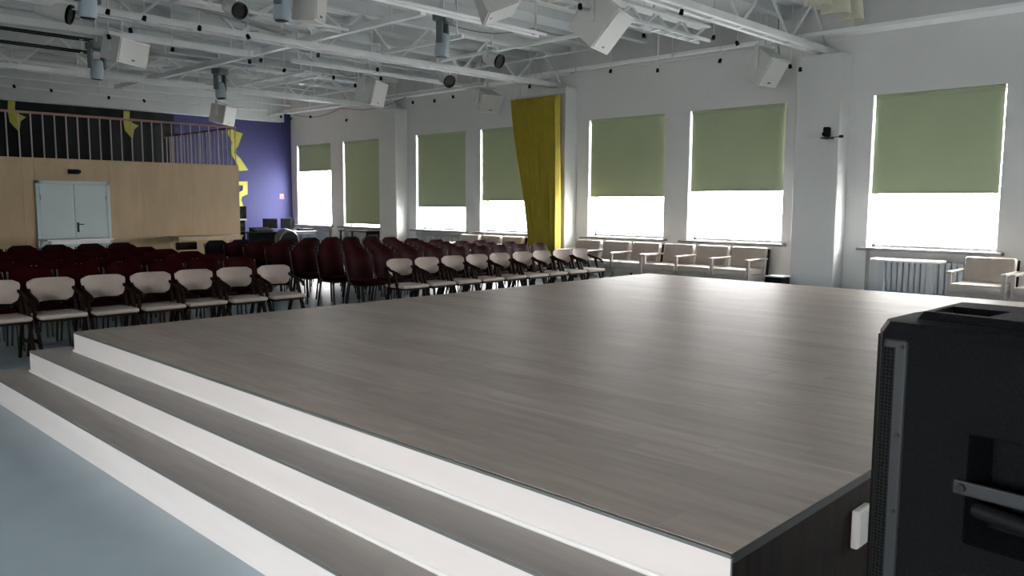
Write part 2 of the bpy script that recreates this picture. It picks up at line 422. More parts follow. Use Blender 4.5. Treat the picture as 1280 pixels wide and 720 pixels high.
# black wavy sheet and yellow motifs at the back of the mezzanine
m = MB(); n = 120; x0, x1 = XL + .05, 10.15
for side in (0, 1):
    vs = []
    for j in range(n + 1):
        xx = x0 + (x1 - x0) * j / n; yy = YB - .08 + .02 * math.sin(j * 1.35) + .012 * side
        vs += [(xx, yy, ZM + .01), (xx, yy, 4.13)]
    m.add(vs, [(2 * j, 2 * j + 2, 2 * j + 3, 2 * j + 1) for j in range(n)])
tag(m.build('black_sheet', 'sheet_black', smooth=True), 'black sheet along the back of the mezzanine', 'curtain')
M3 = [(11.86, 4.02), (12.01, 3.79), (12.32, 3.72), (12.15, 3.31), (12.01, 3.13), (12.21, 2.95), (12.47, 2.59), (12.15, 2.55), (12.1, 2.77), (11.88, 3.1), (11.97, 3.43), (11.82, 3.66)]
M4 = [(12.11, 2.23), (12.43, 2.24), (12.42, 1.84), (12.23, 1.76), (12.2, 1.66), (12.27, 1.44), (12.08, 1.44), (12.1, 1.88), (12.26, 1.96), (12.27, 2.11), (12.11, 2.11)]
M1 = [(5.93, 4.12), (6.09, 4.12), (6.07, 3.84), (6.32, 3.74), (6.19, 3.63), (6.14, 3.36), (6.05, 3.46), (5.94, 3.59), (5.91, 3.85)]
def motif(poly, y, label):
    cx = sum(p[0] for p in poly) / len(poly); cz = min(p[1] for p in poly)
    o = MB().prism([(a - cx, b - cz) for a, b in poly], -.01, .01).build('wall_decoration', 'yellow_panel')
    o.location = (cx, y, cz); tag(o, label, 'decoration', 'yellow cut-out decorations')
motif(M3, YB - .012, 'yellow zigzag star cut-out on the purple wall above the mezzanine corner')
motif(M4, YB - .012, 'yellow hooked cut-out on the purple wall beside the plywood corner')
motif(M1, YB - .13, 'yellow pointed cut-out on the black sheet over the white double door')
motif([(a + 2.81, b - .02) for a, b in M1], YB - .13, 'yellow pointed cut-out on the black sheet beside the purple wall')

t = thing('fire_sign', (13.615, YB - .008, 1.70), 'small red and white fire sign on the purple wall', 'sign')
MB().box(-.075, .075, -.004, .006, 0, .17).build('plate', 'sign_red', t)
MB().box(-.055, .055, -.0065, -.0035, .02, .15).build('field', 'sign_pink', t)
MB().prism([(-.03, .03), (.03, .03), (.035, .07), (.012, .14), (.0, .1), (-.015, .12), (-.035, .07)], -.009, -.006).build('flame', 'sign_red', t)

# ------------------------------------------------------------------ stage
SX0, SX1, SY0, SY1, SZ = 2.169, 10.29, 1.166, 7.12, 0.5365
st = thing('stage', ((SX0 + SX1) / 2, (SY0 + SY1) / 2, 0), 'low wooden stage with pale steps in the middle of the hall', 'stage')
off = Vector(st.location)
def sb(m, name, mt, par=st):
    m.v = [(a - off.x, b - off.y, c) for a, b, c in m.v]; return m.build(name, mt, par)
sb(MB().box(SX0 + .02, SX1 - .02, SY0 + .02, SY1 - .02, 0, SZ - .016), 'core', 'dark_edge')
PW = (SX1 - SX0) / 40
pm = {}
def plank_mesh(Ln):
    key = round(Ln, 3)
    if key not in pm:
        w = PW - .0006; c = .0006
        pm[key] = MB().add([(-w / 2, -Ln / 2, 0), (w / 2, -Ln / 2, 0), (w / 2, Ln / 2, 0), (-w / 2, Ln / 2, 0),
                            (-w / 2, -Ln / 2, .0155), (w / 2, -Ln / 2, .0155), (w / 2, Ln / 2, .0155), (-w / 2, Ln / 2, .0155),
                            (-w / 2 + c, -Ln / 2 + c, .016), (w / 2 - c, -Ln / 2 + c, .016), (w / 2 - c, Ln / 2 - c, .016), (-w / 2 + c, Ln / 2 - c, .016)],
                           [(0, 3, 2, 1), (0, 1, 5, 4), (1, 2, 6, 5), (2, 3, 7, 6), (3, 0, 4, 7), (4, 5, 9, 8), (5, 6, 10, 9), (6, 7, 11, 10), (7, 4, 8, 11), (8, 9, 10, 11)]).mesh('plank', 'deck_oak')
    return pm[key]
FULL = 1.45; rp = random.Random(11)
for c in range(40):
    xx = SX0 + (c + .5) * PW; yy = SY0; first = (0.29, 0.87, 1.45, 0.58, 1.16)[(c * 2) % 5]
    while yy < SY1 - .01:
        L = first if yy == SY0 else FULL
        L = min(L, SY1 - yy)
        if L > .05: put(plank_mesh(L - .0006), 'plank', (xx - off.x, yy + L / 2 - off.y, SZ - .016), st).rotation_euler = (rp.uniform(-.0004, .0004), rp.uniform(-.0015, .0015), 0)
        yy += L
sb(MB().box(SX0, SX1, SY0 - .004, SY0 + .02, 0, SZ - .03), 'side_panel', 'walnut_panel')
sb(MB().box(SX0, SX1, SY1 - .02, SY1 + .004, 0, SZ - .03), 'side_panel', 'walnut_panel')
sb(MB().box(SX1 - .02, SX1 + .004, SY0, SY1, 0, SZ - .03), 'side_panel', 'walnut_panel')
sb(MB().box(SX0, SX1, SY0 - .006, SY0, SZ - .03, SZ - .001), 'edge_trim', 'dark_edge')
sb(MB().box(SX0, SX1, SY1, SY1 + .006, SZ - .03, SZ - .001), 'edge_trim', 'dark_edge')
ST = [(2.169, SZ, .3736, SY1), (1.915, .3736, .1997, 7.40), (1.649, .1997, 0, 7.62)]
for k, (x, zt, zb, ye) in enumerate(ST):
    rs = sb(MB().box(x - .012, x + .03, SY0, ye - .001, zb, zt - .014), 'riser', 'riser_white')
    sb(MB().box(x - .014, x + .01, SY0, ye, zt - .014, zt - .002), 'nosing', 'nosing_grey', st)
    if zb > 0: sb(MB().cyl((x - .016, SY0, zb + .008), (x - .016, ye, zb + .008), .011, n=8), 'bead', 'bead_white', st)
    if k:
        sb(MB().box(x - .01, ST[k - 1][0] + .05, SY0, ye, zt - .018, zt), 'tread', 'tread_oak')
        sb(MB().box(x + .031, 2.3, SY0 + .02, ye - .012, 0.0, zt - .02), 'step_core', 'dark_edge')
        sb(MB().box(x + .0, 2.2, ye - .012, ye, 0.0, zt - .02), 'side_panel', 'riser_white')

t = thing('junction_box', (3.15, SY0 - .004, .255), 'white electrical box screwed to the dark stage side', 'electrical box')
MB().rbox(-.065, .065, -.03, 0, 0.01, .165, .008, 2).build('housing', 'sign_white', t)
MB().rbox(-.062, .062, -.036, -.03, .02, .155, .003, 1).build('cover', 'sign_white', t)
MB().box(.07, .075, -.025, -.005, .02, .16).build('dark_strip', 'black_plastic', t)  # thin black strip along the right side of the box

# ------------------------------------------------------------------ loudspeaker beside the stage, on a tripod
SP = Vector((1.767, .631, 1.35)); ang = math.radians(83.7)
t = thing('loudspeaker', (SP.x, SP.y, SP.z - .70), 'large black plastic loudspeaker with side handle beside the stage corner', 'loudspeaker', rz=ang - PI / 2)
# local: +Y is the front (towards the seats), +X across the box, side towards the viewer is X=0
W, D, H = .40, .39, .70
bm = bmesh.new()
prof = [(0.0, -.012), (0.0, -D + .03), (.05, -D), (W - .05, -D), (W, -D + .03), (W, -.012), (W - .04, .012), (W / 2, .024), (.04, .012)]
b0 = [bm.verts.new((a, b, .0)) for a, b in prof]; b1 = [bm.verts.new((a, b, H - .02)) for a, b in prof]
bt = [bm.verts.new((W / 2 + (a - W / 2) * .93, -D / 2 + (b + D / 2) * .95, H + .004)) for a, b in prof]
nn = len(prof)
bm.faces.new(b0[::-1]); bm.faces.new(bt)
for i in range(nn):
    j = (i + 1) % nn
    bm.faces.new((b1[i], b1[j], bt[j], bt[i]))
    if i != 0: bm.faces.new((b0[i], b0[j], b1[j], b1[i]))
# side face towards the viewer, with a real recess for the carrying handle
ya, yb_, za, zb_ = -.355, -.195, H - .425, H - .2
def V(x, y, z): return bm.verts.new((x, y, z))
e = [V(0, yb_, za), V(0, ya, za), V(0, ya, zb_), V(0, yb_, zb_)]
q = [b0[0], b0[1], b1[1], b1[0]]
for i in range(4): bm.faces.new((q[i], q[(i + 1) % 4], e[(i + 1) % 4], e[i]))
inn = [V(.075, yb_ - .02, za + .02), V(.075, ya + .02, za + .02), V(.075, ya + .02, zb_ - .02), V(.075, yb_ - .02, zb_ - .02)]
for i in range(4): bm.faces.new((e[i], e[(i + 1) % 4], inn[(i + 1) % 4], inn[i]))
bm.faces.new(inn)
cab = MB().bm(bm).build('cabinet', 'speaker_black', t)
md = cab.modifiers.new('soft_edges', 'BEVEL'); md.width = .008; md.segments = 2; md.limit_method = 'ANGLE'; md.angle_limit = math.radians(35)
hb = MB().cyl((.035, ya, H - .375), (.035, yb_, H - .36), .017, n=14).build('carry_handle', 'black_plastic', t, smooth=True)
sbm = MB().rbox(-.008, .0, ya - .03, yb_ + .022, H - .325, H - .295, .012, 3).build('handle_strip', 'speaker_strip', t)
MB().cyl((-.014, yb_ + .006, H - .31), (-.006, yb_ + .006, H - .31), .009, n=12).build('screw', 'black_matt', sbm)
gr = MB().rbox(-.004, .012, -.069, -.016, .03, H - .03, .008, 3).build('grille_edge', 'speaker_strip', t)
MB().box(-.0055, -.002, -.043, -.0165, .04, H - .048).build('grille_mesh', 'perforated', gr)
for zz in (.1, .3, H - .234, H - .045): MB().cyl((-.007, -.057, zz), (-.003, -.057, zz), .0045, n=10).build('screw', 'black_matt', gr)
MB().prism([(0.004, -.012), (.04, .016), (W / 2, .030), (W - .04, .016), (W - .004, -.012), (W - .07, .0), (W / 2, .01), (.07, .0)], .03, H - .03, 'xy').build('front_grille', 'grille_black', t)
# moulded raised lid with a carrying slot
bm = bmesh.new()
lid = [(.07, -.36), (.09, -.04), (W - .05, -.02), (W - .03, -.36)]
l0 = [bm.verts.new((a, b, H)) for a, b in lid]; l1 = [bm.verts.new((a * .94 + .03, b * .93 - .01, H + .020)) for a, b in lid]
for i in range(4): bm.faces.new((l0[i], l0[(i + 1) % 4], l1[(i + 1) % 4], l1[i]))
bm.faces.new(l0[::-1])
h0 = [(.13, -.17), (.13, -.06), (.25, -.05), (.25, -.17)]
hs = [bm.verts.new((a, b, H + .020)) for a, b in h0]; hd = [bm.verts.new((a + .01, b, H + .003)) for a, b in h0]
for i in range(4):
    bm.faces.new((l1[i], l1[(i + 1) % 4], hs[(i + 1) % 4], hs[i])); bm.faces.new((hs[i], hs[(i + 1) % 4], hd[(i + 1) % 4], hd[i]))
bm.faces.new(hd)
MB().bm(bm).build('top_lid', 'speaker_black', t)

s = thing('speaker_stand', (SP.x + .19, SP.y - .22, 0), 'black tripod stand under the large black loudspeaker', 'stand')
MB().cyl((0, 0, .12), (0, 0, .648), .0175, n=12).build('pole', 'dark_metal', s)
MB().cyl((0, 0, .34), (0, 0, .42), .03, n=12).build('collar', 'black_plastic', s)
for k in range(3):
    a = 2 * PI * k / 3 + .6; c, sn = math.cos(a), math.sin(a)
    lg = MB().bar((.02 * c, .02 * sn, .38), (.36 * c, .36 * sn, .015), .022).build('leg', 'dark_metal', s)
    MB().cyl((.355 * c, .355 * sn, .0), (.355 * c, .355 * sn, .03), .018).build('rubber_foot', 'black_plastic', lg)
    MB().bar((.0175 * c, .0175 * sn, .15), (.18 * c, .18 * sn, .205), .014).build('brace', 'dark_metal', s)

# ================================================================== SEATING
def make_cream():
    t = thing('theatre_chair', (0, 0, 0), '-', 'chair')
    MB().rbox(-.225, .225, -.23, .22, .425, .47, .022, 3).build('seat', 'cream_fabric', t, smooth=True)
    # curved, rounded back pad (faces -Y)
    n = 14; nz = 8; vs = []; outl = []
    def halfw(v):      # v 0 bottom .. 1 top : narrower at the bottom, rounded corners
        w = .19 + .05 * v
        if v > .72: w -= .075 * (1 - math.sqrt(max(0, 1 - ((v - .72) / .28) ** 2)))
        if v < .3: w -= .06 * (1 - math.sqrt(max(0, 1 - ((.3 - v) / .3) ** 2)))
        return w
    m = MB()
    for side in (0, 1):
        vs = []
        for k in range(nz + 1):
            v = k / nz; w = halfw(v)
            for j in range(n + 1):
                u = -1 + 2 * j / n; edge = max(abs(u), abs(2 * v - 1))
                th = .022 * (1 - edge ** 6)
                y = .20 + .05 * v - .075 * u * u + (th if side else -th) - .0
                vs.append((u * w, y, .575 + .235 * v))
        m.add(vs, [(k * (n + 1) + j, k * (n + 1) + j + 1, (k + 1) * (n + 1) + j + 1, (k + 1) * (n + 1) + j) for k in range(nz) for j in range(n)])
    m.build('backrest', 'cream_fabric', t, smooth=True)
    MB().tube([(.205 * u, .235 - .075 * u * u, .565) for u in (-1, -.6, -.2, .2, .6, 1)], .018).build('back_rail', 'dark_wood', t)
    MB().box(-.2, .2, -.2, .2, .40, .426).build('seat_frame', 'dark_wood', t)
    for s in (-1, 1):
        MB().tube([(s * .208, .17, .70), (s * .222, .08, .665), (s * .224, -.04, .64), (s * .222, -.13, .615), (s * .22, -.17, .575)], .019).build('armrest', 'dark_wood', t)
        MB().bar((s * .222, .0, .64), (s * .222, -.25, .0), .045, .026, (1, 0, 0)).build('front_leg', 'dark_wood', t)
        MB().bar((s * .214, .20, .70), (s * .214, .10, .43), .04, .026, (1, 0, 0)).bar((s * .214, .10, .43), (s * .214, .27, .0), .042, .026, (1, 0, 0)).build('rear_leg', 'dark_wood', t)
        MB().bar((s * .225, -.17, .2), (s * .225, .19, .2), .02, .03).build('stretcher', 'dark_wood', t)
    return t

def make_stack(mt, frame):
    t = thing('stacking_chair', (0, 0, 0), '-', 'chair')
    m = MB(); n = 8; nz = 8
    for side in (0, 1):
        vs = []
        for k in range(nz + 1):
            v = k / nz
            w = .215 + .012 * math.sin(PI * v)
            if v > .75: w -= .085 * (1 - math.sqrt(max(0, 1 - ((v - .75) / .25) ** 2)))
            for j in range(n + 1):
                u = -1 + 2 * j / n; edge = max(abs(u), abs(2 * v - 1)); th = .02 * (1 - edge ** 6) + .003
                vs.append((u * w, .195 + .09 * v - .03 * u * u * (1 - .3 * v) + (th if side else -th), .44 + .43 * v))
        m.add(vs, [(k * (n + 1) + j, k * (n + 1) + j + 1, (k + 1) * (n + 1) + j + 1, (k + 1) * (n + 1) + j) for k in range(nz) for j in range(n)])
    m.build('backrest', mt, t, smooth=True)
    MB().rbox(-.22, .22, -.22, .21, .405, .465, .025, 3).build('seat', mt, t, smooth=True)
    MB().tube([(-.2, -.18, .395), (.2, -.18, .395), (.2, .18, .395), (-.2, .18, .395), (-.2, -.15, .395)], .011).build('seat_frame', 'dark_metal', t)
    for s in (-1, 1):
        MB().tube([(s * .222, .285, .82), (s * .228, .22, .6), (s * .225, .17, .44), (s * .222, .10, .41)], .010).build('back_post', frame, t, smooth=True)
        MB().tube([(s * .222, -.19, .40), (s * .226, -.215, .0)], .011).build('leg', 'dark_metal', t)
        MB().tube([(s * .222, .15, .42), (s * .226, .245, .0)], .011).build('leg', 'dark_metal', t)
    return t

cream = make_cream(); maroon = make_stack('maroon_vinyl', 'dull_chrome'); black = make_stack('black_fabric', 'dark_metal')
used = set()
def seat(proto, x, y, rz, label, group):
    o = proto if proto.name not in used else copy_tree(proto)
    used.add(proto.name)
    return place(o, (x, y, 0), rz, label, group)
rnd = random.Random(3)
J = lambda a: rnd.uniform(-a, a)
NTH = ['first', 'second', 'third', 'fourth', 'fifth', 'sixth', 'seventh', 'eighth', 'ninth', 'tenth', 'eleventh']
BLK = ('mezzanine block', 'window block')
def lab(kind, row, blk, n):
    return '%s in the %s of the %s, %s from the aisle' % (kind, row, BLK[blk], NTH[n])
for n, x in enumerate((5.12, 4.6, 4.1, 3.6, 3.1, 2.6, 2.09)):
    seat(cream, x, 9.02 + J(.02), J(.012), lab('cream padded armchair', 'front row', 0, n), 'cream front row of the mezzanine block')
for n in range(9):
    seat(cream, 7.0 + .5 * n, 8.88 + J(.02), J(.012), lab('cream padded armchair', 'front row', 1, n), 'cream front row of the window block')
ordn = ['second', 'third', 'fourth', 'fifth', 'sixth', 'seventh']
for i, y in enumerate((9.88, 10.68, 11.49, 12.29, 13.10, 13.92)):
    x = 5.17 + J(.03); n = 0
    while x > .235 * y - .35:
        seat(maroon, x, y + J(.02), J(.02), lab('maroon vinyl chair', ordn[i] + ' row', 0, n), 'maroon %s row of the mezzanine block' % ordn[i])
        x -= .5; n += 1
for i, y in enumerate((9.78, 10.55, 11.32, 12.09, 12.86, 13.6)):
    for n in range(9 if i < 3 else 8):
        seat(maroon, 6.98 + .5 * n + J(.006), y + J(.02), J(.02), lab('maroon vinyl chair', ordn[i] + ' row', 1, n), 'maroon %s row of the window block' % ordn[i])
for n, x in enumerate((5.38, 4.87, 4.34, 3.84, 3.34)):
    seat(black, x, 14.75 + J(.03), J(.05), lab('black fabric chair', 'last row', 0, n), 'black last row of the mezzanine block')
for n in range(8):
    seat(black, 7.04 + .5 * n, 14.5 - .02 * n + J(.03), J(.03), lab('black fabric chair', 'last row', 1, n), 'black last row of the window block')

t = thing('folding_chair', (6.55, 14.75, 0), 'brown folding chair with an open back at the end of the black row', 'chair')
MB().rbox(-.2, .2, .17, .20, .70, .84, .012, 2).build('backrest', 'dark_wood', t)
MB().rbox(-.2, .2, -.2, .17, .43, .455, .01, 2).build('seat', 'dark_wood', t)
for s in (-1, 1):
    MB().tube([(s * .21, .205, .84), (s * .21, .16, .5), (s * .21, -.26, .0)], .011).build('front_leg', 'metal_grey', t)
    MB().tube([(s * .195, -.17, .43), (s * .195, .26, .0)], .011).build('rear_leg', 'metal_grey', t)

# lounge armchairs and linked seats under the windows (face -X); local: width along Y
def lounge(n, name, y0, label, cat, group=None, pitch=.735, x=13.14):
    t = thing(name, (x, y0 + n * pitch / 2, 0), label, cat, group)
    hw = n * pitch / 2
    for i in range(n):
        c = -hw + (i + .5) * pitch; w = pitch / 2 - .045
        MB().rbox(-.46, .20, c - w, c + w, .36, .475, .03, 3).build('seat_cushion', 'beige_fabric', t, smooth=True)
        m = MB().rbox(.15, .27, c - w, c + w, .46, .83, .03, 3)
        m.v = [(a + (b2 - .46) * .22, b, b2) for a, b, b2 in m.v]
        m.build('back_cushion', 'beige_fabric', t, smooth=True)
    for i in range(n + 1):
        c = -hw + i * pitch + (.03 if i == 0 else (-.03 if i == n else 0))
        MB().rbox(-.46, .26, c - .035, c + .035, .615, .65, .012, 2).build('armrest', 'grey_wood', t)
        MB().box(-.43, -.38, c - .025, c + .025, 0, .616).build('front_leg', 'grey_wood', t)
        MB().bar((.24, c, 0), (.36, c, .80), .045, .03, (0, 1, 0)).build('rear_post', 'dark_wood', t)
    MB().box(-.43, .24, -hw + .05, hw - .05, .27, .36).build('seat_frame', 'grey_wood', t)
    return t
lounge(3, 'lounge_bench', 8.95, 'beige three-seat lounge bench beside the mustard curtain', 'bench', 'beige lounge seating under the windows')
lounge(3, 'lounge_bench', 6.72, 'beige three-seat lounge bench next to the black bin', 'bench', 'beige lounge seating under the windows')
lounge(3, 'lounge_bench', 12.68, 'beige three-seat lounge bench behind the rows and the mustard curtain', 'bench', 'beige lounge seating under the windows')
lounge(1, 'lounge_armchair', 2.86, 'beige lounge armchair beside the half-round white table', 'armchair', 'beige lounge seating under the windows', pitch=.76, x=13.2)
lounge(1, 'lounge_armchair', 2.05, 'beige lounge armchair next to another armchair, away from the table', 'armchair', 'beige lounge seating under the windows', pitch=.76, x=13.2)

t = thing('waste_bin', (13.2, 6.43, 0), 'black square waste bin with pale rim by the camera pillar', 'bin')
MB().rbox(-.15, .15, -.16, .16, 0, .35, .02, 2).build('body', 'black_plastic', t)
MB().rbox(-.155, .155, -.165, .165, .35, .375, .01, 2).build('lid', 'table_white', t)

t = thing('side_table', (13.4, 4.40, 0), 'white half-round table in front of the radiator', 'table')
poly = [(-.02 - .30 * math.sin(PI * k / 20) ** .8, .53 * math.cos(PI * k / 20)) for k in range(21)] + [(.2, -.53), (.2, .53)]
MB().prism(poly, .715, .745, 'xy').build('table_top', 'table_white', t)
for yy in (-.36, .36): MB().box(-.03, .03, yy - .045, yy + .045, 0, .716).build('leg', 'radiator_white', t)
MB().box(-.012, .012, -.33, .33, .12, .2).build('stretcher', 'radiator_white', t)

t = thing('wall_camera', (XW - .4, 5.80, 2.70), 'small black camera on a bracket on the white pillar', 'camera')
MB().box(-.22, 0, -.08, .06, .0, .018).build('bracket', 'dark_metal', t)
MB().rbox(-.20, -.07, -.06, .03, .03, .19, .015, 2).build('housing', 'black_plastic', t)
MB().cyl((-.2, -.01, .08), (-.25, -.01, .07), .035).build('lens', 'lens_black', t)
MB().cyl((-.07, -.2, .03), (-.07, -.26, .03), .025).bar((-.07, -.2, .03), (-.07, -.06, .02), .012).build('side_lamp', 'black_plastic', t)

# mustard curtain on a short rail in front of the pillar
t = thing('curtain', (13.36, 12.3, 0.03), 'mustard yellow curtain gathered in front of the white pillar', 'curtain')
nu, nv = 150, 34; vs = []
for k in range(nv + 1):
    v = k / nv; z = 3.93 * (1 - v) + .02 * v
    g_ = min(1, v / .84); g2 = g_ * g_ * (3 - 2 * g_) * .55 + g_ * .45
    yr = 11.64 - .06 * g2; yl = 13.05 - .63 * g2
    for j in range(nu + 1):
        u = j / nu; ph = u * 2 * PI * 8.5 + .5 * math.sin(u * 9) + .5 * v * math.sin(u * 5)
        amp = .115 + .01 * v
        vs.append((amp * (1 - 2 * (.5 + .5 * math.sin(ph)) ** 1.8) + .02 * math.sin(ph * .37 + 2 * v) - .05 * v, yr + (yl - yr) * (u + .008 * math.sin(2 * ph)) - 12.3, z - .03))
me = bpy.data.meshes.new('drape'); me.from_pydata(vs, [], [(k * (nu + 1) + j, k * (nu + 1) + j + 1, (k + 1) * (nu + 1) + j + 1, (k + 1) * (nu + 1) + j) for k in range(nv) for j in range(nu)])
me.materials.append(MATS['curtain_mustard'])
for p in me.polygons: p.use_smooth = True
dr = bpy.data.objects.new('drape', me); COL.objects.link(dr); dr.parent = t
md = dr.modifiers.new('cloth_thickness', 'SOLIDIFY'); md.thickness = .004
rl_ = MB().cyl((0, -.85, 3.94), (0, .95, 3.94), .016).build('curtain_rail', 'white_steel', t)
for k in range(7): MB().cyl((0, -.6 + .22 * k, 3.9), (0, -.6 + .22 * k, 4.6), .006, n=6).build('hanger', 'white_steel', t)

# ------------------------------------------------------------------ tables and equipment near the purple wall and the mezzanine
def table(x0, x1, y0, y1, z, mt, label, legmt='metal_grey', name='table', panel=None):
    t = thing(name, ((x0 + x1) / 2, (y0 + y1) / 2, 0), label, 'table')
    a, b = (x1 - x0) / 2, (y1 - y0) / 2
    MB().rbox(-a, a, -b, b, z - .03, z, .006, 1).build('table_top', mt, t)
    for sx in (-1, 1):
        for sy in (-1, 1): MB().box(sx * (a - .05) - .02, sx * (a - .05) + .02, sy * (b - .05) - .02, sy * (b - .05) + .02, 0, z - .029).build('leg', legmt, t)
    if panel: MB().box(-a + .03, a - .03, -b + .05, -b + .07, .3, z - .03).build('front_panel', panel, t)
    else: MB().box(-a + .05, a - .05, -b + .03, -b + .05, z - .1, z - .03).build('apron', mt, t)
    return t
table(4.87, 6.1, 17.3, 17.9, .85, 'table_white', 'narrow white table standing before the double door', 'radiator_white')
table(7.84, 9.44, 18.3, 18.9, .80, 'pale_wood', 'long pale wooden table against the plywood wall', 'pale_wood')
table(11.45, 12.75, 22.0, 22.65, .72, 'dark_metal', 'dark fronted equipment desk by the purple wall', 'dark_metal', 'equipment_desk', 'navy_black')
table(12.8, 13.75, 21.9, 22.6, .72, 'table_white', 'white table under the window beside the purple wall', 'radiator_white')
table(13.25, 13.75, 18.6, 20.0, .80, 'dark_metal', 'thin dark table under the fully lowered blind', 'dark_metal')

t = thing('equipment_rack', (11.55, 22.85, 0), 'black equipment rack with pale top by the plywood corner', 'rack')
MB().rbox(-.22, .22, -.15, .3, 0, 1.05, .01, 1).build('cabinet', 'navy_black', t)
MB().box(-.24, .26, -.17, .32, 1.05, 1.1).build('top_board', 'table_white', t)
for k in range(4): MB().box(-.18, .18, -.158, -.15, .35 + .16 * k, .48 + .16 * k).build('rack_unit', 'dark_metal', t)
t = thing('monitor_speaker', (11.64, 22.85, 1.1), 'black box speaker standing on the equipment rack', 'speaker')
MB().rbox(-.17, .19, -.15, .15, 0, .37, .012, 1).build('cabinet', 'black_plastic', t)
MB().lathe([(.09, 0), (.095, -.01), (.05, .01), (.03, -.004)], 16, (.01, -.152, .14), 'y').build('woofer', 'dark_metal', t)
MB().lathe([(.03, 0), (.032, -.008), (.012, .004)], 12, (.01, -.152, .29), 'y').build('tweeter', 'dark_metal', t)
def monitor(x, y, z, label, w=.48, h=.30):
    t = thing('computer_monitor', (x, y, z), label, 'monitor', 'computer monitors by the purple wall')
    MB().rbox(-w / 2, w / 2, -.02, .02, .08, .08 + h, .01, 1).build('screen_housing', 'navy_black', t)
    MB().box(-w / 2 + .015, w / 2 - .015, -.023, -.019, .095, .065 + h).build('screen', 'lens_black', t)
    MB().box(-.02, .02, .0, .03, .01, .2).build('stand_neck', 'black_plastic', t)
    MB().rbox(-.12, .12, -.08, .08, 0, .012, .004, 1).build('stand_foot', 'black_plastic', t)
monitor(12.48, 22.5, .72, 'black computer monitor on the dark fronted desk')
monitor(13.05, 22.45, .72, 'black computer monitor on the white table by the purple wall')
t = thing('mixing_console', (12.02, 22.2, .72), 'low dark mixing console on the equipment desk', 'mixer')
MB().prism([(-.18, 0), (.18, 0), (.18, .13), (-.18, .05)], -.3, .28, 'yz').build('body', 'dark_metal', t)
for k in range(6): MB().bar((-.25 + .1 * k, -.1, .08), (-.25 + .1 * k, .1, .125), .012).build('fader', 'silver', t)
t = thing('keyboard_case', (13.45, 22.15, .72), 'flat dark keyboard lying on the white table', 'keyboard')
MB().rbox(-.22, .26, -.1, .1, 0, .06, .01, 1).build('body', 'black_plastic', t)
for k in range(8): MB().box(-.2 + .055 * k, -.155 + .055 * k, -.08, .03, .06, .066).build('key', 'metal_grey', t)
t = thing('cable_coil', (12.35, 21.35, 0), 'silver drum of coiled cable in front of the equipment desk', 'cable drum')
for k in range(4): MB().lathe([(.24, -.03), (.31, -.028), (.33, 0), (.31, .028), (.24, .03)], 20, (0, -.12 + .075 * k, .47 + .01 * k), 'y').build('coil', 'silver', t)
for s in (-1, 1): MB().bar((s * .28, -.16, 0), (s * .05, -.16, .5), .03).bar((s * .28, .16, 0), (s * .05, .16, .5), .03).build('frame', 'metal_grey', t)
MB().cyl((0, -.2, .47), (0, .2, .47), .26, n=18).build('drum', 'dark_metal', t)
t = thing('microphone_stand', (12.72, 21.7, 0), 'thin silver microphone stand between the two monitors', 'stand')
MB().cyl((0, 0, .02), (0, 0, 1.18), .012, n=8).build('pole', 'silver', t)
MB().lathe([(.14, 0), (.14, .015), (.02, .03)], 18).build('base', 'dark_metal', t)

# ================================================================== CEILING STRUCTURE AND HANGING EQUIPMENT
def lattice_x(y, x0, x1, z0, z1, w, chord, label, step=.75, name='roof_truss', cat='truss', group='roof trusses', top=True):
    t = thing(name, ((x0 + x1) / 2, y, z0), label, cat, group); hl = (x1 - x0) / 2; h = z1 - z0
    for s in (-1, 1): MB().box(-hl, hl, s * w / 2 - chord / 2, s * w / 2 + chord / 2, 0, chord * 1.3).build('bottom_chord', 'white_steel', t)
    MB().box(-hl, hl, -w / 2 - chord / 2, w / 2 + chord / 2, h - chord, h).build('top_chord', 'white_steel', t)
    n = max(2, int((x1 - x0) / step)); 
    for k in range(n):
        a = -hl + 2 * hl * k / n; b = -hl + 2 * hl * (k + 1) / n
        MB().bar((a, 0, chord), (b, 0, h - chord * .5) if k % 2 == 0 else (b, 0, chord), .03) if False else None
        p, q = ((a, 0, chord * .6), (b, 0, h - chord * .6)) if k % 2 == 0 else ((a, 0, h - chord * .6), (b, 0, chord * .6))
        MB().bar(p, q, .035).build('diagonal', 'white_steel', t)
        MB().box(a - .03, a + .03, -w / 2, w / 2, .0, .02).build('batten_plate', 'white_steel', t)
    return t
for y, lab in ((6.02, 'white steel roof truss resting on the camera pillar'), (12.05, 'white steel roof truss above the mustard curtain pillar'),
               (18.08, 'white steel roof truss resting on the far pillar'), (0.0, 'white steel roof truss over the stage front edge')):
    lattice_x(y, XL, XW - .02 if y > 5 else XW - .42, 4.14, 4.94, .17, .075, lab)
    if y > 5: pass

def hang(m, xs, z0=None): pass
def pipe(p, q, w, label, group, mt='white_steel', hang_every=2.4, name='lighting_pipe', dbl=0.0, round_=False):
    p = Vector(p); q = Vector(q); c = (p + q) / 2; L = (q - p).length; d = (q - p).normalized()
    t = thing(name, c, label, 'pipe', group)
    side = d.cross(Vector((0, 0, 1))).normalized()
    for s in ((-1, 1) if dbl else (0,)):
        o = side * s * dbl / 2
        m = MB().cyl(o - d * L / 2, o + d * L / 2, w / 2, n=10) if round_ else MB().bar(o - d * L / 2, o + d * L / 2, w, w)
        m.build('tube', mt, t)
    n = max(2, int(L / hang_every) + 1)
    for k in range(n):
        u = -L / 2 + .15 + (L - .3) * k / (n - 1); a = d * u
        MB().bar(a, a + Vector((0, 0, ZC - c.z)), .02).build('hanger_rod', 'white_steel', t)
        if dbl: MB().bar(a - side * dbl / 2, a + side * dbl / 2, .03).build('cross_tie', 'white_steel', t)
G = 'white lighting pipes under the roof'
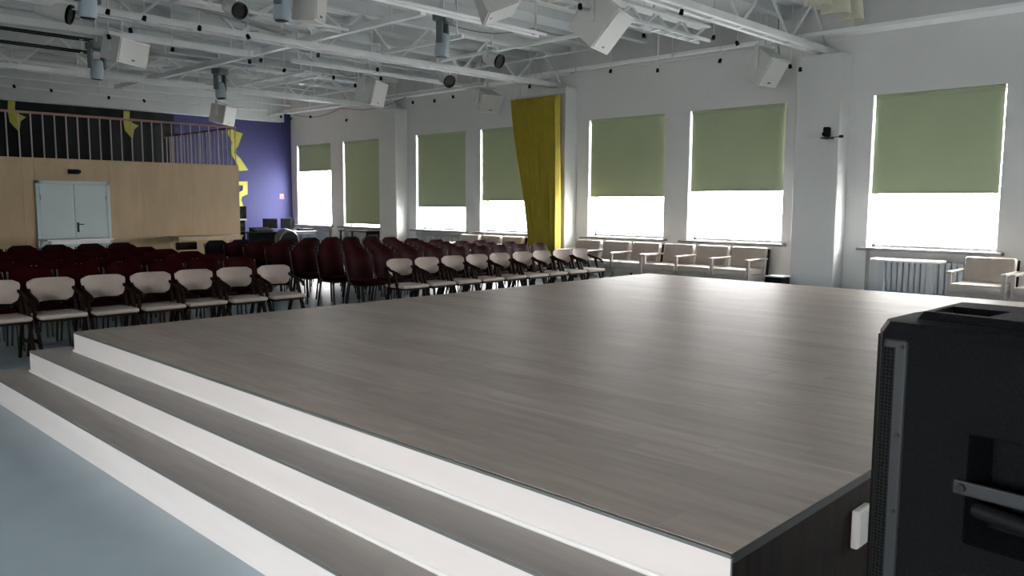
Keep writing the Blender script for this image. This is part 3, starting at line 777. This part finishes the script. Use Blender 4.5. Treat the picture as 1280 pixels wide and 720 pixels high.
pipe((7.55, 9.15, 4.30), (7.4, 20.4, 4.30), .095, 'long white square pipe crossing the hall towards the mezzanine', G, 'frame_white')
pipe((5.2, 8.86, 4.27), (9.78, 8.9, 4.27), .055, 'bright white twin tube track under the roof', G, 'gloss_white', dbl=.17, round_=True, name='lamp_track')
pipe((11.13, 8.5, 4.25), (11.13, 13.2, 4.25), .03, 'thin white conduit near the edge beam', G, round_=True)
pipe((8.9, 9.8, 4.25), (8.9, 12.4, 4.25), .06, 'short white square pipe behind the twin tube track', G)
pipe((9.98, 8.2, 4.22), (9.98, 11.6, 4.22), .05, 'white square pipe beside the end of the twin tube track', G)
pipe((9.2, 14.6, 4.22), (9.2, 17.5, 4.22), .05, 'white twin frame above the middle of the rows', G, dbl=.5)
pipe((8.2, 13.83, 4.25), (12.5, 13.83, 4.25), .07, 'white square pipe crossing above the rows to the windows', G)
pipe((1.0, 13.75, 4.24), (7.36, 13.75, 4.24), .11, 'thick white square beam over the front of the mezzanine block', G)
pipe((0.5, 14.5, 4.24), (4.9, 14.5, 4.24), .03, 'dark double rail over the seats before the mezzanine', 'dark double rails', 'dark_metal', dbl=.14)
pipe((0.5, 15.72, 4.24), (5.3, 15.72, 4.24), .03, 'dark double rail next to the hanging blue lamp', 'dark double rails', 'dark_metal', dbl=.16)
pipe((6.2, 15.85, 4.40), (8.5, 15.85, 4.40), .035, 'short dark double rail crossing the long white pipe', 'dark double rails', 'metal_grey', dbl=.12)
pipe((4.6, 11.0, 4.3), (7.0, 11.9, 4.3), .045, 'dark double rail beside the black-mouthed can light', 'dark double rails', 'metal_grey', dbl=.12)
pipe((8.55, 15.8, 4.33), (9.75, 15.8, 4.33), .04, 'short bright pipe at the end of the twin frame', G, 'frame_white')
pipe((12.73, 13.3, 4.25), (12.73, 22.9, 4.25), .06, 'white pipe running parallel to the edge beam', G)
pipe((13.44, 6.3, 4.36), (13.44, 11.4, 4.36), .05, 'white pipe close under the edge beam', G)
pipe((11.2, 15.5, 4.25), (11.2, 18.0, 4.25), .05, 'short white pipe above the last rows', G)
pipe((12.8, 14.0, 4.25), (13.55, 14.0, 4.25), .06, 'white cross pipe ending over the curtained window', G)
pipe((3.2, 18.9, 4.46), (9.2, 19.6, 4.46), .07, 'white pipe in front of the mezzanine railing', G)
pipe((3.0, 20.9, 4.34), (12.3, 20.9, 4.34), .045, 'thin white conduit above the mezzanine railing', G, round_=True, hang_every=3.5)
pipe((3.0, 22.2, 4.30), (12.3, 22.2, 4.30), .05, 'thin white conduit above the back of the mezzanine', G, round_=True, hang_every=3.5)
pipe((3.0, 16.5, 4.36), (6.6, 16.5, 4.36), .05, 'thin white pipe over the black row before the mezzanine', G)
lattice_x(7.05, 4.0, 11.6, 4.16, 4.42, .2, .035, 'slim white lattice lighting truss above the stage edge', .32, 'lighting_truss', 'truss', 'lighting trusses')
lattice_x(10.75, 4.3, 7.3, 4.2, 4.46, .2, .035, 'slim white lattice lighting truss above the front rows', .36, 'lighting_truss', 'truss', 'lighting trusses')
lattice_x(17.1, 6.8, 12.4, 4.36, 4.6, .2, .035, 'slim white lattice lighting truss above the last rows', .4, 'lighting_truss', 'truss', 'lighting trusses')
for o in [o for o in bpy.data.objects if o.name.startswith('lighting_truss')]:
    hl = 2.4
    for u in (-hl, hl): MB().bar((u, 0, .2), (u, 0, ZC - o.location.z), .025).build('hanger_rod', 'white_steel', o)
def cable(pts, label):
    m = MB(); P = []
    for i in range(len(pts) - 1):
        a, b = Vector(pts[i]), Vector(pts[i + 1])
        for k in range(8):
            u = k / 8; c = a.lerp(b, u); c.z -= .16 * math.sin(PI * u) * min(1, (b - a).length / 2); P.append(c)
    P.append(Vector(pts[-1]))
    c0 = P[0].copy()
    o = m.tube([p - c0 for p in P], .012, 6).build('cable', 'steel_wire'); o.location = c0
    tag(o, label, 'cable', 'slack cables under the roof')
cable([(13.45, 22.6, 4.3), (13.42, 20, 4.3), (13.42, 17, 4.34)], 'slack grey cable strung along the far windows')
cable([(8.95, 10.2, 4.5), (10.1, 9.4, 4.5), (11.1, 8.8, 4.5)], 'slack grey cable near the end of the twin tube track')
cable([(8.4, 13.9, 4.55), (10, 15.2, 4.55), (11.2, 16, 4.55)], 'slack grey cable hanging over the middle of the rows')
cable([(5, 11.3, 4.6), (6.2, 12.7, 4.6), (7.3, 13.4, 4.6)], 'slack grey cable beside the dark double rail')
cable([(13.52, 6.75, 4.9), (13.52, 6.75, 4.5), (13.5, 6.7, 4.2)], 'dark cable dropping beside the camera pillar')

def loudspeaker(loc, rz, tilt, w, h, dp, label):
    """white trapezoid two-way cabinet in a yoke; local front is -Y, hung from above"""
    t = thing('ceiling_loudspeaker', loc, label, 'loudspeaker', 'white loudspeakers hung under the roof', rz)
    R = Matrix.Rotation(tilt, 4, 'X')
    def tf(m): m.v = [tuple(R @ Vector(v)) for v in m.v]; return m
    poly = [(-w / 2, -dp / 2), (w / 2, -dp / 2), (w / 2 * .62, dp / 2), (-w / 2 * .62, dp / 2)]
    cab = tf(MB().prism(poly, -h / 2, h / 2, 'xy')).build('cabinet', 'speaker_white', t)
    tf(MB().rbox(-w / 2 + .02, w / 2 - .02, -dp / 2 - .015, -dp / 2 + .002, -h / 2 + .02, h / 2 - .02, .006, 1)).build('grille', 'grille_grey', cab)
    tf(MB().rbox(-.035, .035, -dp / 2 - .02, -dp / 2 - .012, -h / 2 + .06, -h / 2 + .09, .003, 1)).build('badge', 'silver', cab)
    k = w / 2 * .86
    for s in (-1, 1): MB().box(s * k - .012 if s < 0 else k, s * k if s < 0 else k + .012, -.03, .03, -.05, h / 2 + .09).build('yoke_arm', 'white_steel', t)
    MB().box(-k - .012, k + .012, -.03, .03, h / 2 + .08, h / 2 + .1).build('yoke', 'white_steel', t)
    MB().cyl((0, 0, h / 2 + .09), (0, 0, ZC - loc[2]), .022).build('hanger_pole', 'white_steel', t)
loudspeaker((5.08, 13.68, 4.0), .55, .25, .70, .38, .42, 'white loudspeaker hung over the block before the mezzanine')
loudspeaker((10.6, 21.6, 4.0), .75, .2, .85, .50, .45, 'white loudspeaker hung by the purple wall above the mezzanine corner')
loudspeaker((10.65, 14.75, 4.0), .55, .25, .75, .52, .45, 'white loudspeaker hung over the last rows near the windows')
loudspeaker((13.1, 13.6, 3.93), -.2, .45, .55, .42, .40, 'white loudspeaker hung next to the mustard curtain')
loudspeaker((8.85, 7.0, 4.05), .3, .7, .62, .60, .50, 'big white loudspeaker hung under the slim truss above the stage')
loudspeaker((12.97, 6.70, 3.92), -.15, .6, .52, .50, .46, 'white loudspeaker hung before the camera pillar')
loudspeaker((7.6, 7.75, 4.28), .9, 1.2, .80, .45, .45, 'large white loudspeaker tilted flat above the twin tube track')
loudspeaker((5.9, 9.5, 4.12), .6, .1, .34, .34, .34, 'small grey white loudspeaker next to a hanging blue lamp')

def moving_head(loc, rz, tilt, label):
    t = thing('hanging_stage_light', loc, label, 'stage light', 'blue grey moving head lights', rz)
    MB().rbox(-.14, .14, -.11, .11, .30, .42, .015, 2).build('base', 'lamp_dark', t)
    for s in (-1, 1): MB().rbox(s * .125 - .025, s * .125 + .025, -.05, .05, -.02, .30, .012, 2).build('yoke_arm', 'lamp_dark', t)
    m = MB().lathe([(.05, .14), (.09, .11), (.105, .02), (.11, -.10), (.105, -.19), (.08, -.2)], 16)
    R = Matrix.Rotation(tilt, 4, 'X'); m.v = [tuple(R @ Vector(v)) for v in m.v]
    hd = m.build('lamp_head', 'lamp_blue', t, smooth=True)
    m = MB().lathe([(.085, -.195), (.085, -.21), (.03, -.215)], 16); m.v = [tuple(R @ Vector(v)) for v in m.v]
    m.build('lens', 'lens_black', hd)
    MB().bar((0, 0, .42), (0, 0, ZC - loc[2]), .035).build('clamp_pole', 'white_steel', t)
moving_head((5.24, 15.3, 3.93), .3, .1, 'blue grey moving head light hanging before the mezzanine railing')
moving_head((8.13, 16.6, 3.98), .4, -.1, 'blue grey moving head light above the last rows, near the long pipe')
moving_head((7.95, 9.2, 3.93), .5, .1, 'blue grey moving head light hanging from the twin tube track')
moving_head((5.42, 9.33, 4.06), .6, .05, 'blue grey moving head light beside the small grey loudspeaker')
moving_head((3.68, 10.95, 4.06), .2, .1, 'blue grey moving head light beside the long white can light')

def can(loc, aim, L, r, label):
    t = thing('hanging_can_light', loc, label, 'stage light', 'white can lights with black mouths')
    a = Vector(aim).normalized()
    q = Vector((0, 0, 1)).rotation_difference(a)
    def tf(m): m.v = [tuple(q @ Vector(v)) for v in m.v]; return m
    c = tf(MB().lathe([(r * .5, -L / 2), (r * .85, -L / 2 + .04), (r, -L / 6), (r, L / 2 - .03), (r * 1.08, L / 2 - .02)], 16)).build('housing', 'speaker_white', t, smooth=True)
    tf(MB().lathe([(r * 1.08, L / 2 - .02), (r * 1.08, L / 2 + .02), (r * .9, L / 2 + .02), (r * .85, L / 2 - .0)], 16)).build('mouth', 'lens_black', c)
    for s in (-1, 1): MB().bar((s * (r + .012), 0, 0), (s * (r + .012), 0, r + .1), .02, .035).build('yoke_arm', 'white_steel', t)
    MB().bar((-r - .02, 0, r + .1), (r + .02, 0, r + .1), .035, .02).build('yoke', 'white_steel', t)
    MB().bar((0, 0, r + .1), (0, 0, ZC - loc[2]), .025).build('clamp_pole', 'white_steel', t)
can((3.6, 12.04, 4.12), (.8, -.55, -.25), .44, .12, 'long white can light over the seats before the mezzanine')
can((5.2, 10.2, 4.12), (.1, -.95, -.35), .34, .10, 'white can light with its black mouth facing the stage')
can((10.93, 12.58, 4.1), (-.1, -.9, -.45), .36, .12, 'white can light over the middle of the rows near the windows')
can((9.7, 9.96, 4.02), (.15, -.9, -.35), .34, .11, 'white can light by the end of the twin tube track')

PINS = [(4.74, 12.42, 4.08), (4.69, 13.14, 4.08), (5.79, 13.45, 4.08), (4.57, 11.48, 4.08), (4.09, 11.45, 4.08), (5.22, 20.27, 4.08), (5.98, 20.37, 4.08), (7.33, 20.72, 4.08),
        (8.16, 20.72, 4.08), (5.36, 11.52, 4.08), (6.14, 11.58, 4.08), (7.21, 13.57, 4.08), (7.28, 13.3, 4.08), (8.13, 13.98, 4.08), (7.7, 12.13, 4.08), (9.26, 14.04, 4.08),
        (9.28, 12.6, 4.08), (10.2, 14.65, 4.08), (9.97, 13.43, 4.08), (12.85, 16.01, 4.08), (13.01, 15.37, 4.08), (12.82, 14.47, 4.08), (13.3, 14.11, 3.98), (12.39, 21.55, 4.08),
        (12.86, 21.8, 4.08), (12.97, 20.9, 4.08), (13.3, 19.56, 3.92), (12.8, 11.99, 4.08), (10.15, 7.19, 4.08), (12.38, 9.51, 4.08), (12.9, 8.81, 4.08), (10.96, 6.5, 4.08),
        (11.58, 6.45, 4.08), (12.78, 7.44, 4.08), (13.3, 6.98, 3.97), (13.28, 6.66, 4.08), (13.3, 6.4, 3.93), (13.3, 6.22, 3.86), (8.11, 6.73, 4.08), (9.24, 5.96, 4.08)]
pin = thing('pin_spotlight', (0, 0, 0), 'tiny black pin spotlight on a thin white stem under the roof', 'spotlight', 'tiny black pin spotlights under the roof')
MB().lathe([(.016, .04), (.028, .025), (.031, -.032), (.026, -.036)], 10).build('lamp_head', 'lens_black', pin)
MB().cyl((0, 0, .045), (0, 0, .87), .008, n=6).build('stem', 'white_steel', pin)
for i, p_ in enumerate(PINS):
    o = pin if i == 0 else copy_tree(pin)
    o.location = p_
    where = ('near the edge beam above the windows' if p_[0] > 12.2 else 'above the stage edge' if p_[1] < 8.5 else
             'over the mezzanine railing' if p_[1] > 19 else 'over the mezzanine block of seats' if p_[0] < 6.5 else 'over the window block of seats')
    tag(o, 'tiny black pin spotlight on a white stem ' + where, 'spotlight', 'tiny black pin spotlights ' + where)
    for c in o.children:
        if c.name.startswith('stem'): c.scale = (1, 1, (ZC - p_[2]) / .87)
        else: c.rotation_euler = (rnd.uniform(-.4, .4), rnd.uniform(-.4, .4), 0)

# cream cloth swag between the truss and the edge beam
m = MB(); nu, nv = 60, 8; vs = []
for k in range(nv + 1):
    v = k / nv
    for j in range(nu + 1):
        u = j / nu; ph = u * 2 * PI * 3 + .6 * math.sin(u * 7)
        vs.append((11.35 + 1.7 * u, 5.2 + .15 * math.sin(ph) * (.6 + .4 * v), 4.93 - (.5 + .03 * math.sin(ph + 1)) * v))
fs = [(k * (nu + 1) + j, k * (nu + 1) + j + 1, (k + 1) * (nu + 1) + j + 1, (k + 1) * (nu + 1) + j) for k in range(nv) for j in range(nu)]
me = bpy.data.meshes.new('ceiling_drape'); me.from_pydata(vs, [], fs); me.materials.append(MATS['cream_cloth'])
for p in me.polygons: p.use_smooth = True
o = bpy.data.objects.new('ceiling_drape', me); COL.objects.link(o)
md = o.modifiers.new('cloth_thickness', 'SOLIDIFY'); md.thickness = .006
tag(o, 'cream cloth swag hung between roof truss and edge beam', 'cloth')
